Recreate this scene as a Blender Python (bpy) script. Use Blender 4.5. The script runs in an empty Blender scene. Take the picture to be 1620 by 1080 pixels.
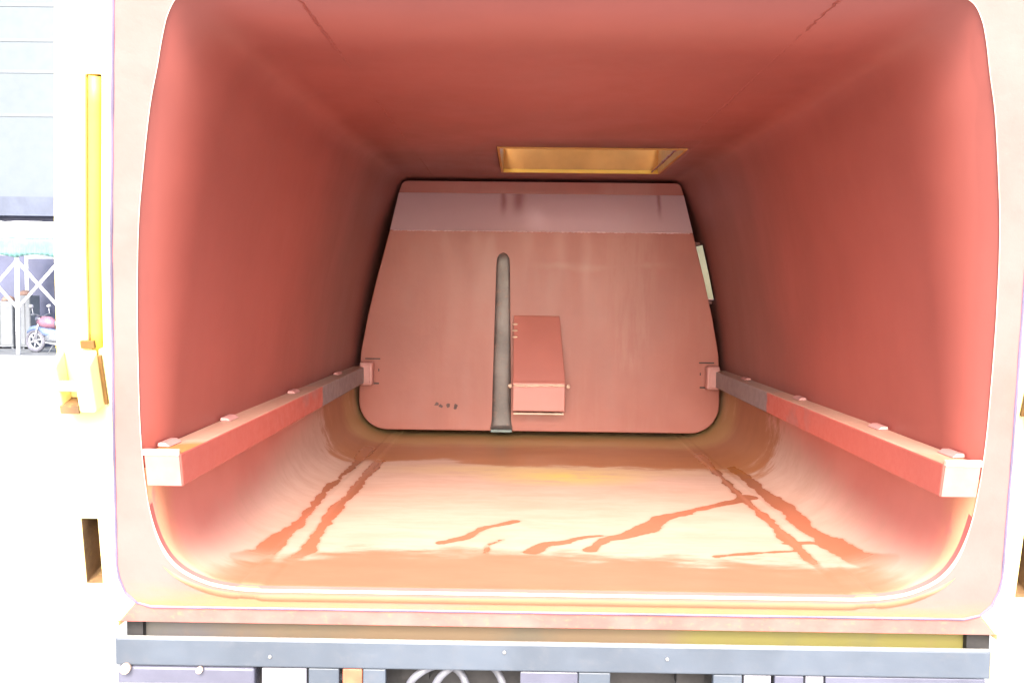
import bpy, math, random
import numpy as np
from mathutils import Vector, Matrix

random.seed(7)
rng = np.random.default_rng(7)
scene = bpy.context.scene
col = scene.collection

# ------------------------------------------------------------------ camera
PITCH, YAW, ROLL = 0.05507, 0.01004, 0.012
cam_data = bpy.data.cameras.new('camera')
cam_data.sensor_width = 36.0
cam_data.lens = 36.0 * 1400 / 1620
cam_data.clip_start = 0.05
cam_data.clip_end = 2000
cam = bpy.data.objects.new('camera', cam_data)
col.objects.link(cam)
cam.matrix_world = (Matrix.Translation((-0.105, 0, 1.75)) @ Matrix.Rotation(YAW, 4, 'Z')
                    @ Matrix.Rotation(math.pi / 2 - PITCH, 4, 'X') @ Matrix.Rotation(ROLL, 4, 'Z'))
scene.camera = cam

# ------------------------------------------------------------------ light: bright overcast, sun high behind the camera
SUN_EL, SUN_AZ = 37, 182          # azimuth in degrees clockwise from +Y
world = bpy.data.worlds.new('World')
scene.world = world
world.use_nodes = True
wn = world.node_tree
wn.nodes.clear()
sky = wn.nodes.new('ShaderNodeTexSky')
sky.sky_type = 'NISHITA'
sky.sun_disc = False
sky.sun_elevation = math.radians(SUN_EL)
sky.sun_rotation = math.radians(SUN_AZ)
sky.air_density = 1.0
sky.dust_density = 2.5
bg = wn.nodes.new('ShaderNodeBackground')
bg.inputs['Strength'].default_value = 0.115
wo = wn.nodes.new('ShaderNodeOutputWorld')
wn.links.new(sky.outputs[0], bg.inputs[0])
wn.links.new(bg.outputs[0], wo.inputs[0])

sun_data = bpy.data.lights.new('sun', 'SUN')
sun_data.energy = 1.5
sun_data.angle = math.radians(32)
sun_data.color = (1.0, 0.95, 0.88)
sun = bpy.data.objects.new('sun', sun_data)
col.objects.link(sun)
az, el = math.radians(SUN_AZ), math.radians(SUN_EL)
sdir = Vector((math.sin(az) * math.cos(el), math.cos(az) * math.cos(el), math.sin(el)))
sun.rotation_euler = sdir.to_track_quat('Z', 'Y').to_euler()

scene.view_settings.view_transform = 'Standard'
scene.view_settings.look = 'None'
scene.view_settings.exposure = 2.95
scene.view_settings.gamma = 1
scene.view_settings.use_curve_mapping = False
scene.render.engine = 'CYCLES'
scene.cycles.use_denoising = True
scene.cycles.max_bounces = 14
scene.cycles.diffuse_bounces = 10
scene.cycles.glossy_bounces = 6
scene.cycles.sample_clamp_indirect = 8


# ------------------------------------------------------------------ material helpers
def new_mat(name):
    m = bpy.data.materials.new(name)
    m.use_nodes = True
    nt = m.node_tree
    return m, nt, nt.nodes['Principled BSDF']


def node(nt, kind, **kw):
    n = nt.nodes.new(kind)
    for k, v in kw.items():
        setattr(n, k, v)
    return n


def link(nt, a, b):
    nt.links.new(a, b)


def noise_tex(nt, scale, detail=6, rough=0.55, stretch=None):
    tc = node(nt, 'ShaderNodeTexCoord')
    n = node(nt, 'ShaderNodeTexNoise')
    n.inputs['Scale'].default_value = scale
    n.inputs['Detail'].default_value = detail
    n.inputs['Roughness'].default_value = rough
    if stretch:
        mp = node(nt, 'ShaderNodeMapping')
        mp.inputs['Scale'].default_value = stretch
        link(nt, tc.outputs['Object'], mp.inputs[0])
        link(nt, mp.outputs[0], n.inputs['Vector'])
    else:
        link(nt, tc.outputs['Object'], n.inputs['Vector'])
    return n.outputs['Fac']


def ramp(nt, fac, lo, hi, a=0.0, b=1.0):
    r = node(nt, 'ShaderNodeMapRange')
    r.interpolation_type = 'SMOOTHSTEP'
    r.inputs['From Min'].default_value = lo
    r.inputs['From Max'].default_value = hi
    r.inputs['To Min'].default_value = a
    r.inputs['To Max'].default_value = b
    link(nt, fac, r.inputs['Value'])
    return r.outputs['Result']


def mathn(nt, op, a, b=None):
    m = node(nt, 'ShaderNodeMath', operation=op)
    for i, v in enumerate((a, b)):
        if v is None:
            continue
        if isinstance(v, (int, float)):
            m.inputs[i].default_value = v
        else:
            link(nt, v, m.inputs[i])
    return m.outputs[0]


def mix(nt, fac, a, b):
    m = node(nt, 'ShaderNodeMix', data_type='RGBA')
    if isinstance(fac, (int, float)):
        m.inputs[0].default_value = fac
    else:
        link(nt, fac, m.inputs[0])
    for i, v in ((6, a), (7, b)):
        if isinstance(v, tuple):
            m.inputs[i].default_value = (*v, 1)
        else:
            link(nt, v, m.inputs[i])
    return m.outputs[2]


def bump(nt, bsdf, height, strength, dist=0.01):
    b = node(nt, 'ShaderNodeBump')
    b.inputs['Strength'].default_value = strength
    b.inputs['Distance'].default_value = dist
    link(nt, height, b.inputs['Height'])
    link(nt, b.outputs[0], bsdf.inputs['Normal'])


def coords(nt):
    tc = node(nt, 'ShaderNodeTexCoord')
    s = node(nt, 'ShaderNodeSeparateXYZ')
    link(nt, tc.outputs['Object'], s.inputs[0])
    return s.outputs


def paint(name, c, rough=0.5, var=0.12, scale=6.0, metallic=0.0, bmp=0.08, dirt=None, dirt_amt=0.35, spec=0.5, rvar=0.09):
    """painted or plain surface with uneven tone, uneven gloss and slight waviness"""
    m, nt, p = new_mat(name)
    n1 = noise_tex(nt, scale)
    n2 = noise_tex(nt, scale * 5, 8, 0.65)
    dark = tuple(x * (1 - var) for x in c)
    lite = tuple(min(1, x * (1 + var)) for x in c)
    base = mix(nt, ramp(nt, n1, 0.3, 0.7), dark, lite)
    if dirt:
        base = mix(nt, ramp(nt, n2, 0.52, 0.75, 0, dirt_amt), base, dirt)
    link(nt, base, p.inputs['Base Color'])
    link(nt, ramp(nt, n2, 0.3, 0.7, rough - rvar, min(1, rough + rvar)), p.inputs['Roughness'])
    p.inputs['Metallic'].default_value = metallic
    p.inputs['Specular IOR Level'].default_value = spec
    bump(nt, p, n2, bmp)
    return m


RED = (0.43, 0.105, 0.080)


def wall_material():
    m, nt, p = new_mat('red_primer_wall')
    x, y, z = coords(nt)
    n1 = noise_tex(nt, 1.6, 5)
    n2 = noise_tex(nt, 7, 4, 0.5)
    n3 = noise_tex(nt, 2.4, 6, 0.6, (1, 1.0, 0.35))
    base = mix(nt, ramp(nt, n1, 0.3, 0.7), (0.30, 0.074, 0.057), (0.345, 0.086, 0.066))
    # dried dust near the plate, with a ragged edge; it also dulls and darkens the deep roof
    ed = mathn(nt, 'ADD', y, mathn(nt, 'MULTIPLY', mathn(nt, 'SUBTRACT', n3, 0.5), 1.6))
    low = ramp(nt, z, 1.9, 2.35, 1.0, 0.85)
    dust = mathn(nt, 'MULTIPLY', ramp(nt, ed, 3.3, 4.5, 0, 0.68), low)
    base = mix(nt, dust, base, (0.20, 0.096, 0.082))
    base = mix(nt, ramp(nt, n2, 0.58, 0.78, 0, 0.14), base, (0.30, 0.080, 0.062))
    link(nt, base, p.inputs['Base Color'])
    link(nt, ramp(nt, n3, 0.3, 0.7, 0.42, 0.52), p.inputs['Roughness'])
    bump(nt, p, mathn(nt, 'ADD', mathn(nt, 'MULTIPLY', n1, 2.0), mathn(nt, 'MULTIPLY', n3, 0.4)), 0.10, 0.02)
    return m


def floor_material():
    m, nt, p = new_mat('wet_dusty_floor')
    x, y, z = coords(nt)
    def attr(n):
        a = node(nt, 'ShaderNodeAttribute', attribute_name=n)
        return a.outputs['Fac']
    n1 = noise_tex(nt, 3.0, 6)
    n2 = noise_tex(nt, 22, 8, 0.65)
    n3 = noise_tex(nt, 9, 8, 0.7, (0.5, 1.6, 1))
    n4 = noise_tex(nt, 9, 5, 0.55)
    jit = mathn(nt, 'MULTIPLY', mathn(nt, 'SUBTRACT', n4, 0.5), 0.055)
    red = mix(nt, ramp(nt, n1, 0.3, 0.7), (0.46, 0.150, 0.118), (0.52, 0.185, 0.145))
    dustc = mix(nt, ramp(nt, n3, 0.3, 0.7), (0.44, 0.270, 0.200), (0.51, 0.335, 0.265))
    # dust lies on the flat floor and thins out up the curved sides
    zz = mathn(nt, 'SUBTRACT', mathn(nt, 'ADD', z, mathn(nt, 'MULTIPLY', n3, 0.12)), ramp(nt, y, 2.5, 4.4, 0.0, 0.20))
    up = ramp(nt, zz, 0.975, 1.17, 0.94, 0.0)
    base = mix(nt, up, red, dustc)
    # ochre silt
    base = mix(nt, mathn(nt, 'MULTIPLY', attr('silt'), ramp(nt, n3, 0.32, 0.5)), base, (0.58, 0.42, 0.12))
    front = ramp(nt, mathn(nt, 'ADD', attr('film'), mathn(nt, 'ADD', mathn(nt, 'MULTIPLY', jit, 1.8), mathn(nt, 'MULTIPLY', mathn(nt, 'SUBTRACT', n3, 0.5), 0.45))), -0.10, 0.03, 1, 0)
    front = mathn(nt, 'MULTIPLY', front, ramp(nt, mathn(nt, 'ADD', z, mathn(nt, 'MULTIPLY', n3, 0.03)), 0.955, 0.995, 1, 0))
    base = mix(nt, mathn(nt, 'MULTIPLY', front, 0.85), base, mix(nt, n3, (0.31, 0.105, 0.058), (0.37, 0.145, 0.074)))
    wet = ramp(nt, mathn(nt, 'ADD', attr('stream'), jit), -0.006, 0.008, 1, 0)
    wet = mathn(nt, 'MULTIPLY', wet, ramp(nt, y, 2.50, 2.74, 0.15, 1))
    back = ramp(nt, y, 2.9, 4.2)
    base = mix(nt, mathn(nt, 'MULTIPLY', wet, 0.9), base, mix(nt, back, (0.38, 0.105, 0.05), (0.22, 0.075, 0.032)))
    mud = ramp(nt, mathn(nt, 'ADD', attr('mud'), mathn(nt, 'MULTIPLY', mathn(nt, 'SUBTRACT', n3, 0.5), 0.34)), -0.03, 0.035, 1, 0)
    base = mix(nt, mathn(nt, 'MULTIPLY', mud, 0.9), base, mix(nt, n3, (0.26, 0.075, 0.022), (0.38, 0.145, 0.036)))
    tail = ramp(nt, mathn(nt, 'ADD', y, mathn(nt, 'MULTIPLY', n3, 0.2)), 4.66, 4.85, 0, 0.85)
    base = mix(nt, mathn(nt, 'MULTIPLY', tail, ramp(nt, z, 0.96, 1.2, 1, 0.6)), base, (0.46, 0.28, 0.10))
    link(nt, base, p.inputs['Base Color'])
    allwet = mathn(nt, 'MAXIMUM', wet, mathn(nt, 'MAXIMUM', mathn(nt, 'MULTIPLY', front, 0.7), mathn(nt, 'MULTIPLY', mud, 0.35)))
    link(nt, ramp(nt, allwet, 0, 1, 0.46, 0.24), p.inputs['Roughness'])
    h = mathn(nt, 'ADD', mathn(nt, 'MULTIPLY', n4, 0.15), mathn(nt, 'MULTIPLY', n1, 1.5))
    bump(nt, p, h, 0.08, 0.012)
    return m


def rail_material():
    m, nt, p = new_mat('rail_paint')
    x, y, z = coords(nt)
    n2 = noise_tex(nt, 24, 8, 0.65)
    n3 = noise_tex(nt, 5, 5, 0.6)
    base = mix(nt, n3, (0.43, 0.098, 0.074), (0.48, 0.115, 0.088))
    steel = ramp(nt, mathn(nt, 'ADD', y, mathn(nt, 'MULTIPLY', n2, 0.06)), 3.875, 3.895)
    geo = node(nt, 'ShaderNodeNewGeometry')
    sp = node(nt, 'ShaderNodeSeparateXYZ')
    link(nt, geo.outputs['Normal'], sp.inputs[0])
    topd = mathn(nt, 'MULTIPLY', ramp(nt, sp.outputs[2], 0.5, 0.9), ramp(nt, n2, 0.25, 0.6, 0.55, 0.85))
    steelc = mix(nt, n3, (0.17, 0.15, 0.165), (0.26, 0.21, 0.20))
    scuff = mathn(nt, 'MULTIPLY', ramp(nt, n3, 0.5, 0.62), ramp(nt, y, 3.0, 3.6, 0, 0.5))
    base = mix(nt, scuff, base, (0.25, 0.15, 0.14))
    base = mix(nt, steel, base, steelc)
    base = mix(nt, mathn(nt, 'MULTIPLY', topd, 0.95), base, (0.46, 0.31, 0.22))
    rust = mathn(nt, 'MULTIPLY', mathn(nt, 'MULTIPLY', ramp(nt, mathn(nt, 'ADD', y, mathn(nt, 'MULTIPLY', n3, 0.25)), 2.46, 2.52, 1, 0), ramp(nt, sp.outputs[2], 0.5, 0.9)), ramp(nt, x, -0.5, 0.5, 0.9, 0.25))
    base = mix(nt, rust, base, (0.33, 0.13, 0.03))
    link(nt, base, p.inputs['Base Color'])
    link(nt, ramp(nt, n2, 0.3, 0.7, 0.38, 0.55), p.inputs['Roughness'])
    bump(nt, p, n2, 0.06)
    return m


def plate_material():
    m, nt, p = new_mat('plate_paint')
    x, y, z = coords(nt)
    n1 = noise_tex(nt, 2.2, 5)
    n2 = noise_tex(nt, 24, 8, 0.65)
    ns = noise_tex(nt, 3.2, 6, 0.6, (2.6, 1, 0.35))
    base = mix(nt, ramp(nt, n1, 0.3, 0.7), (0.325, 0.100, 0.074), (0.37, 0.118, 0.086))
    base = mix(nt, ramp(nt, ns, 0.5, 0.75, 0, 0.22), base, (0.44, 0.21, 0.165))
    base = mix(nt, ramp(nt, ns, 0.42, 0.28, 0, 0.35), base, (0.30, 0.10, 0.075))
    smear = mathn(nt, 'MULTIPLY', ramp(nt, mathn(nt, 'ABSOLUTE', mathn(nt, 'SUBTRACT', mathn(nt, 'ADD', z, mathn(nt, 'MULTIPLY', n1, 0.12)), 1.965)), 0.0, 0.035, 1, 0),
                  mathn(nt, 'MULTIPLY', ramp(nt, x, -0.1, 0.1), ramp(nt, x, 0.55, 0.8, 1, 0)))
    streak = mathn(nt, 'MULTIPLY', mathn(nt, 'MULTIPLY', ramp(nt, x, 0.30, 0.42), ramp(nt, x, 0.58, 0.68, 1, 0)), mathn(nt, 'MULTIPLY', ramp(nt, ns, 0.42, 0.56), ramp(nt, z, 1.25, 1.4)))
    base = mix(nt, mathn(nt, 'MULTIPLY', mathn(nt, 'MAXIMUM', smear, streak), 0.3), base, (0.46, 0.24, 0.20))
    link(nt, base, p.inputs['Base Color'])
    link(nt, ramp(nt, ns, 0.3, 0.7, 0.30, 0.42), p.inputs['Roughness'])
    bump(nt, p, mathn(nt, 'ADD', mathn(nt, 'MULTIPLY', n1, 2.5), mathn(nt, 'MULTIPLY', n2, 0.03)), 0.12, 0.02)
    return m


def flange_material():
    m, nt, p = new_mat('flange_primer')
    x, y, z = coords(nt)
    n1 = noise_tex(nt, 5, 6)
    n2 = noise_tex(nt, 30, 8, 0.7)
    n3 = noise_tex(nt, 7, 7, 0.65, (0.3, 1, 2.2))
    base = mix(nt, ramp(nt, n1, 0.3, 0.7), (0.42, 0.118, 0.104), (0.46, 0.138, 0.124))
    mud = ramp(nt, mathn(nt, 'ADD', z, mathn(nt, 'MULTIPLY', mathn(nt, 'SUBTRACT', n3, 0.5), 0.16)), 0.87, 0.96, 0.75, 0)
    base = mix(nt, mud, base, mix(nt, n3, (0.36, 0.135, 0.055), (0.40, 0.18, 0.045)))
    base = mix(nt, ramp(nt, n2, 0.6, 0.8, 0, 0.1), base, (0.50, 0.28, 0.25))
    link(nt, base, p.inputs['Base Color'])
    link(nt, ramp(nt, n2, 0.3, 0.7, 0.4, 0.6), p.inputs['Roughness'])
    bump(nt, p, n2, 0.12)
    return m


def yellow_material():
    m, nt, p = new_mat('yellow_body_paint')
    n1 = noise_tex(nt, 4, 5)
    n2 = noise_tex(nt, 30, 8, 0.7)
    base = mix(nt, n1, (0.82, 0.66, 0.26), (0.85, 0.70, 0.32))
    base = mix(nt, ramp(nt, n2, 0.6, 0.8, 0, 0.3), base, (0.60, 0.38, 0.14))
    link(nt, base, p.inputs['Base Color'])
    link(nt, ramp(nt, n2, 0.3, 0.7, 0.3, 0.45), p.inputs['Roughness'])
    bump(nt, p, n2, 0.05)
    return m


def cross_material():
    m, nt, p = new_mat('muddy_crossmember')
    x, y, z = coords(nt)
    n1 = noise_tex(nt, 3, 6)
    n2 = noise_tex(nt, 20, 6)
    xs = mathn(nt, 'ADD', x, mathn(nt, 'MULTIPLY', mathn(nt, 'SUBTRACT', n1, 0.5), 0.9))
    base = mix(nt, ramp(nt, xs, -1.1, -0.6), (0.10, 0.092, 0.092), (0.165, 0.11, 0.062))
    base = mix(nt, ramp(nt, xs, 0.1, 0.5), base, (0.175, 0.15, 0.038))
    base = mix(nt, ramp(nt, n1, 0.5, 0.7, 0, 0.5), base, (0.09, 0.09, 0.07))
    base = mix(nt, ramp(nt, n2, 0.5, 0.8, 0, 0.3), base, (0.20, 0.115, 0.06))
    link(nt, base, p.inputs['Base Color'])
    p.inputs['Roughness'].default_value = 0.55
    bump(nt, p, n2, 0.1)
    return m


M = {}
M['wall'] = wall_material()
M['floor'] = floor_material()
M['rail'] = rail_material()
M['plate'] = plate_material()
M['flange'] = flange_material()
M['yellow'] = yellow_material()
M['rod'] = paint('yellow_rod', (0.66, 0.42, 0.055), 0.5, 0.06, 8)
M['slot'] = paint('brown_slot_liner', (0.16, 0.09, 0.04), 0.6, 0.3, 14, dirt=(0.35, 0.24, 0.08), dirt_amt=0.6)
M['red'] = paint('red_primer', (0.43, 0.11, 0.085), 0.42, 0.1, 8)
M['pink'] = paint('pale_primer', (0.50, 0.235, 0.21), 0.42, 0.1, 8)
M['capface'] = paint('dusty_rail_end', (0.40, 0.16, 0.135), 0.6, 0.1, 12)
M['sill'] = paint('scraped_primer', (0.38, 0.115, 0.098), 0.5, 0.15, 9, dirt=(0.42, 0.20, 0.10), dirt_amt=0.5)
M['bead'] = paint('edge_highlight', (0.72, 0.52, 0.40), 0.35, 0.12, 20)  # pale tone standing in for light on edges; also on small fittings
M['gasket'] = paint('blue_grey_rubber', (0.115, 0.095, 0.15), 0.55, 0.3, 3)
M['housing'] = paint('glossy_red_paint', (0.46, 0.17, 0.14), 0.24, 0.05, 3, bmp=0.0, spec=0.7, rvar=0.03)
M['steel'] = paint('bare_steel', (0.125, 0.105, 0.10), 0.36, 0.3, 6, 0.15, dirt=(0.30, 0.16, 0.12), dirt_amt=0.5)
M['teal'] = paint('worn_teal_steel', (0.16, 0.21, 0.20), 0.4, 0.3, 14)
def strip_material():
    m, nt, p = new_mat('strip_sky_sheen')
    x, y, z = coords(nt)
    n1 = noise_tex(nt, 4, 5)
    base = mix(nt, n1, (0.58, 0.39, 0.41), (0.65, 0.46, 0.48))  # lavender base paints in the sky's sheen from the hatch
    xj = mathn(nt, 'ADD', x, mathn(nt, 'MULTIPLY', mathn(nt, 'SUBTRACT', n1, 0.5), 0.05))
    for cx, w, z0 in ((-0.216, 0.030, 2.15), (-0.126, 0.055, 2.16), (0.665, 0.02, 2.14)):
        k = mathn(nt, 'MULTIPLY', ramp(nt, mathn(nt, 'ABSOLUTE', mathn(nt, 'SUBTRACT', xj, cx)), 0.0, w, 0.75, 0), ramp(nt, z, z0, 2.27))
        base = mix(nt, k, base, (0.30, 0.10, 0.09))
    link(nt, base, p.inputs['Base Color'])
    p.inputs['Roughness'].default_value = 0.36
    p.inputs['Specular IOR Level'].default_value = 0.8
    return m


M['strip'] = strip_material()
M['side_blocker'] = paint('dull_grey_blocker', (0.085, 0.084, 0.072), 0.6, 0.1, 5)
M['chip'] = paint('dark_scratch', (0.10, 0.05, 0.045), 0.6, 0.2, 20)
M['dark'] = paint('dark_gap', (0.025, 0.022, 0.022), 0.7, 0.3, 8)
M['weld'] = paint('weld_bead', (0.36, 0.095, 0.075), 0.45, 0.15, 30)
M['beam'] = paint('grey_blue_beam', (0.060, 0.072, 0.092), 0.45, 0.12, 4, dirt=(0.09, 0.09, 0.10))
M['beam_edge'] = paint('pale_beam_edge', (0.35, 0.33, 0.31), 0.4, 0.15, 20)
M['olive'] = cross_material()
M['lamp'] = paint('clear_lamp_lens', (0.085, 0.085, 0.115), 0.18, 0.15, 5)
M['white_metal'] = paint('white_metal', (0.17, 0.165, 0.19), 0.4, 0.08, 8)
M['hose'] = paint('grey_hose', (0.13, 0.13, 0.15), 0.4, 0.2, 12)
M['shadow_orange'] = paint('shadow_orange', (0.13, 0.062, 0.012), 0.6, 0.3, 14)
M['orange'] = paint('rusty_orange', (0.36, 0.10, 0.05), 0.55, 0.25, 14)
M['chrome'] = paint('zinc_bolt', (0.55, 0.52, 0.48), 0.3, 0.1, 30, 0.5)
M['cladding'] = paint('pale_blue_cladding', (0.080, 0.096, 0.110), 0.6, 0.03, 0.6)
M['cladding_line'] = paint('white_trim', (0.090, 0.104, 0.118), 0.6, 0.05, 3)
M['gutter'] = paint('slate_blue_gutter', (0.062, 0.074, 0.110), 0.6, 0.15, 2)
M['shade_wall'] = paint('blue_grey_shutter', (0.060, 0.066, 0.112), 0.7, 0.15, 1.2)
M['canvas'] = paint('white_canvas', (0.80, 0.80, 0.80), 0.8, 0.04, 3)
M['teal_cloth'] = paint('teal_cloth', (0.10, 0.21, 0.20), 0.8, 0.2, 4)
M['tent_pole'] = paint('white_pole', (0.80, 0.80, 0.82), 0.4, 0.04, 9)
M['tyre'] = paint('black_tyre', (0.10, 0.10, 0.125), 0.7, 0.2, 10)
M['rim'] = paint('silver_rim', (0.45, 0.45, 0.48), 0.35, 0.1, 10, 0.3)
M['bike_red'] = paint('plum_red_fairing', (0.21, 0.10, 0.14), 0.3, 0.15, 6)
M['bike_blue'] = paint('blue_fairing', (0.11, 0.15, 0.27), 0.3, 0.15, 6)
M['bike_grey'] = paint('bike_engine_grey', (0.12, 0.13, 0.15), 0.4, 0.25, 12)
M['seat'] = paint('seat_vinyl', (0.10, 0.11, 0.14), 0.5, 0.15, 12)
M['cabinet'] = paint('pale_cabinet', (0.13, 0.14, 0.155), 0.5, 0.08, 4)
M['peach'] = paint('peach_cloth', (0.20, 0.125, 0.10), 0.8, 0.25, 5)
M['bag_yellow'] = paint('yellow_plastic', (0.55, 0.40, 0.06), 0.5, 0.15, 6)


def ground_material():
    m, nt, p = new_mat('concrete_yard')
    n1 = noise_tex(nt, 0.35, 6)
    n2 = noise_tex(nt, 12, 9, 0.7)
    base = mix(nt, n1, (0.24, 0.235, 0.225), (0.30, 0.295, 0.285))
    base = mix(nt, ramp(nt, n2, 0.5, 0.8, 0, 0.4), base, (0.28, 0.27, 0.25))
    link(nt, base, p.inputs['Base Color'])
    p.inputs['Roughness'].default_value = 0.85
    bump(nt, p, n2, 0.15)
    return m


M['ground'] = ground_material()


# ------------------------------------------------------------------ mesh helpers
class MB:
    def __init__(self):
        self.v, self.f, self.mi = [], [], []
        self.smooth = []

    def add(self, vs, fs, smooth=False, mi=0):
        o = len(self.v)
        self.v += [tuple(map(float, p)) for p in vs]
        for f in fs:
            self.f.append(tuple(i + o for i in f))
            self.smooth.append(smooth)
            self.mi.append(mi)
        return self

    def box(self, x0, x1, y0, y1, z0, z1, mat=None, mi=0):
        vs = [(x, y, z) for x in (x0, x1) for y in (y0, y1) for z in (z0, z1)]
        if mat is not None:
            vs = [tuple(mat @ Vector(p)) for p in vs]
        fs = [(0, 1, 3, 2), (4, 6, 7, 5), (0, 4, 5, 1), (2, 3, 7, 6), (0, 2, 6, 4), (1, 5, 7, 3)]
        return self.add(vs, fs, mi=mi)

    def tube(self, path, r, n=10, caps=True, closed=False, flat=None):
        path = [Vector(p) for p in path]
        N = len(path)
        rs = r if isinstance(r, (list, tuple, np.ndarray)) else [r] * N
        vs, fs = [], []
        prev = None
        for i, p in enumerate(path):
            if closed:
                t = (path[(i + 1) % N] - path[i - 1]).normalized()
            else:
                t = (path[min(i + 1, N - 1)] - path[max(i - 1, 0)]).normalized()
            if prev is None:
                a = Vector((0, 0, 1)) if abs(t.z) < 0.9 else Vector((1, 0, 0))
                u = t.cross(a).normalized()
            else:
                u = (prev - t * prev.dot(t)).normalized()
            prev = u
            w = t.cross(u)
            for k in range(n):
                a = 2 * math.pi * k / n
                vs.append(p + (u * math.cos(a) + w * math.sin(a)) * rs[i])
        M_ = N if closed else N - 1
        for i in range(M_):
            j = (i + 1) % N
            for k in range(n):
                k2 = (k + 1) % n
                fs.append((i * n + k, i * n + k2, j * n + k2, j * n + k))
        if caps and not closed:
            fs.append(tuple(range(n))[::-1])
            fs.append(tuple((N - 1) * n + k for k in range(n)))
        return self.add(vs, fs, smooth=True)

    def prism(self, poly, y0, y1):
        """poly in (x,z), extruded along y"""
        n = len(poly)
        vs = [(x, y0, z) for x, z in poly] + [(x, y1, z) for x, z in poly]
        fs = [tuple(range(n)), tuple(range(2 * n - 1, n - 1, -1))]
        fs += [(i, i + n, (i + 1) % n + n, (i + 1) % n) for i in range(n)]
        return self.add(vs, fs)

    def lumps(self, c, r, seed):
        """a small squashed uneven bead"""
        R = random.Random(seed)
        vs, fs = [], []
        n, m = 7, 4
        for i in range(m + 1):
            th = math.pi * i / m
            for k in range(n):
                a = 2 * math.pi * k / n
                q = R.uniform(0.8, 1.2)
                vs.append((c[0] + r[0] * q * math.sin(th) * math.cos(a), c[1] + r[1] * q * math.sin(th) * math.sin(a), c[2] + r[2] * math.cos(th)))
        for i in range(m):
            for k in range(n):
                fs.append((i * n + k, i * n + (k + 1) % n, (i + 1) * n + (k + 1) % n, (i + 1) * n + k))
        return self.add(vs, fs, smooth=True)

    def build(self, name, mats, parent=None, bevel=0, seg=2, fix=True):
        me = bpy.data.meshes.new(name)
        me.from_pydata(self.v, [], self.f)
        if not isinstance(mats, (list, tuple)):
            mats = [mats]
        for m in mats:
            me.materials.append(m)
        me.polygons.foreach_set('use_smooth', self.smooth)
        me.polygons.foreach_set('material_index', self.mi)
        me.update()
        o = bpy.data.objects.new(name, me)
        col.objects.link(o)
        if fix:
            import bmesh
            b = bmesh.new()
            b.from_mesh(me)
            bmesh.ops.recalc_face_normals(b, faces=b.faces)
            b.to_mesh(me)
            b.free()
        if parent is not None:
            o.parent = parent
        if bevel:
            bv = o.modifiers.new('bevel', 'BEVEL')
            bv.width = bevel
            bv.segments = seg
            bv.limit_method = 'ANGLE'
            bv.angle_limit = math.radians(35)
            bv.harden_normals = False
        return o


def tag(o, label=None, cat=None, group=None, kind=None):
    for k, v in (('label', label), ('category', cat), ('group', group), ('kind', kind)):
        if v:
            o[k] = v
    return o


def thing(name, loc, label, cat, group=None):
    o = bpy.data.objects.new(name, None)
    o.empty_display_size = 0.3
    col.objects.link(o)
    o.location = loc
    return tag(o, label, cat, group)


def catmull(pts, n):
    pts = [np.array(p, float) for p in pts]
    P = [2 * pts[0] - pts[1]] + pts + [2 * pts[-1] - pts[-2]]
    out = []
    for i in range(1, len(P) - 2):
        for k in range(n):
            t = k / n
            p0, p1, p2, p3 = P[i - 1], P[i], P[i + 1], P[i + 2]
            out.append(0.5 * ((2 * p1) + (-p0 + p2) * t + (2 * p0 - 5 * p1 + 4 * p2 - p3) * t * t + (-p0 + 3 * p1 - 3 * p2 + p3) * t ** 3))
    out.append(pts[-1])
    return out


# ------------------------------------------------------------------ setting: yard
g = MB()
g.add([(-900, -900, 0), (900, -900, 0), (900, 900, 0), (-900, 900, 0)], [(0, 1, 2, 3)])
tag(g.build('ground', M['ground']), kind='structure')

# ------------------------------------------------------------------ the refuse truck
truck = thing('garbage_truck', (0, 0, 0), 'yellow garbage truck from behind, its tapered red cargo body standing open', 'truck')
KS = 0.2778          # the rear face leans back towards the viewer at the top
FY = 2.355           # distance of the rear face at floor level
NRM = Vector((0, -1, -KS)).normalized()      # out of the rear face, towards the viewer


def yfront(z):
    return FY - KS * (z - 0.937)


def SP(h, z, out=0.0):
    p = Vector((h, yfront(z), z)) + NRM * out
    return tuple(p)


YBACK = 6.2


def taper(x, y, z=0.0):
    s = min(1, max(0, (abs(x) - 0.65) / 0.2))
    s = s * s * (3 - 2 * s)
    t = min(1, max(0, (z - 1.45) / 0.6))
    return x * (1 - (0.035 + 0.035 * t * t * (3 - 2 * t)) * s * max(0, (y - 2.3) / 2.7))


FLOOR_P = [(0.80, 0.937), (0.87, 0.942), (0.95, 0.960), (1.02, 1.003), (1.058, 1.07), (1.075, 1.17), (1.0765, 1.285)]
WALL_P = [(1.0765, 1.285), (1.07, 1.40), (1.055, 1.55), (1.035, 1.72), (1.008, 1.90), (0.98, 2.03), (0.948, 2.16),
          (0.922, 2.24), (0.902, 2.305), (0.884, 2.35), (0.858, 2.384), (0.82, 2.398), (0.77, 2.401), (0.70, 2.40)]

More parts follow.
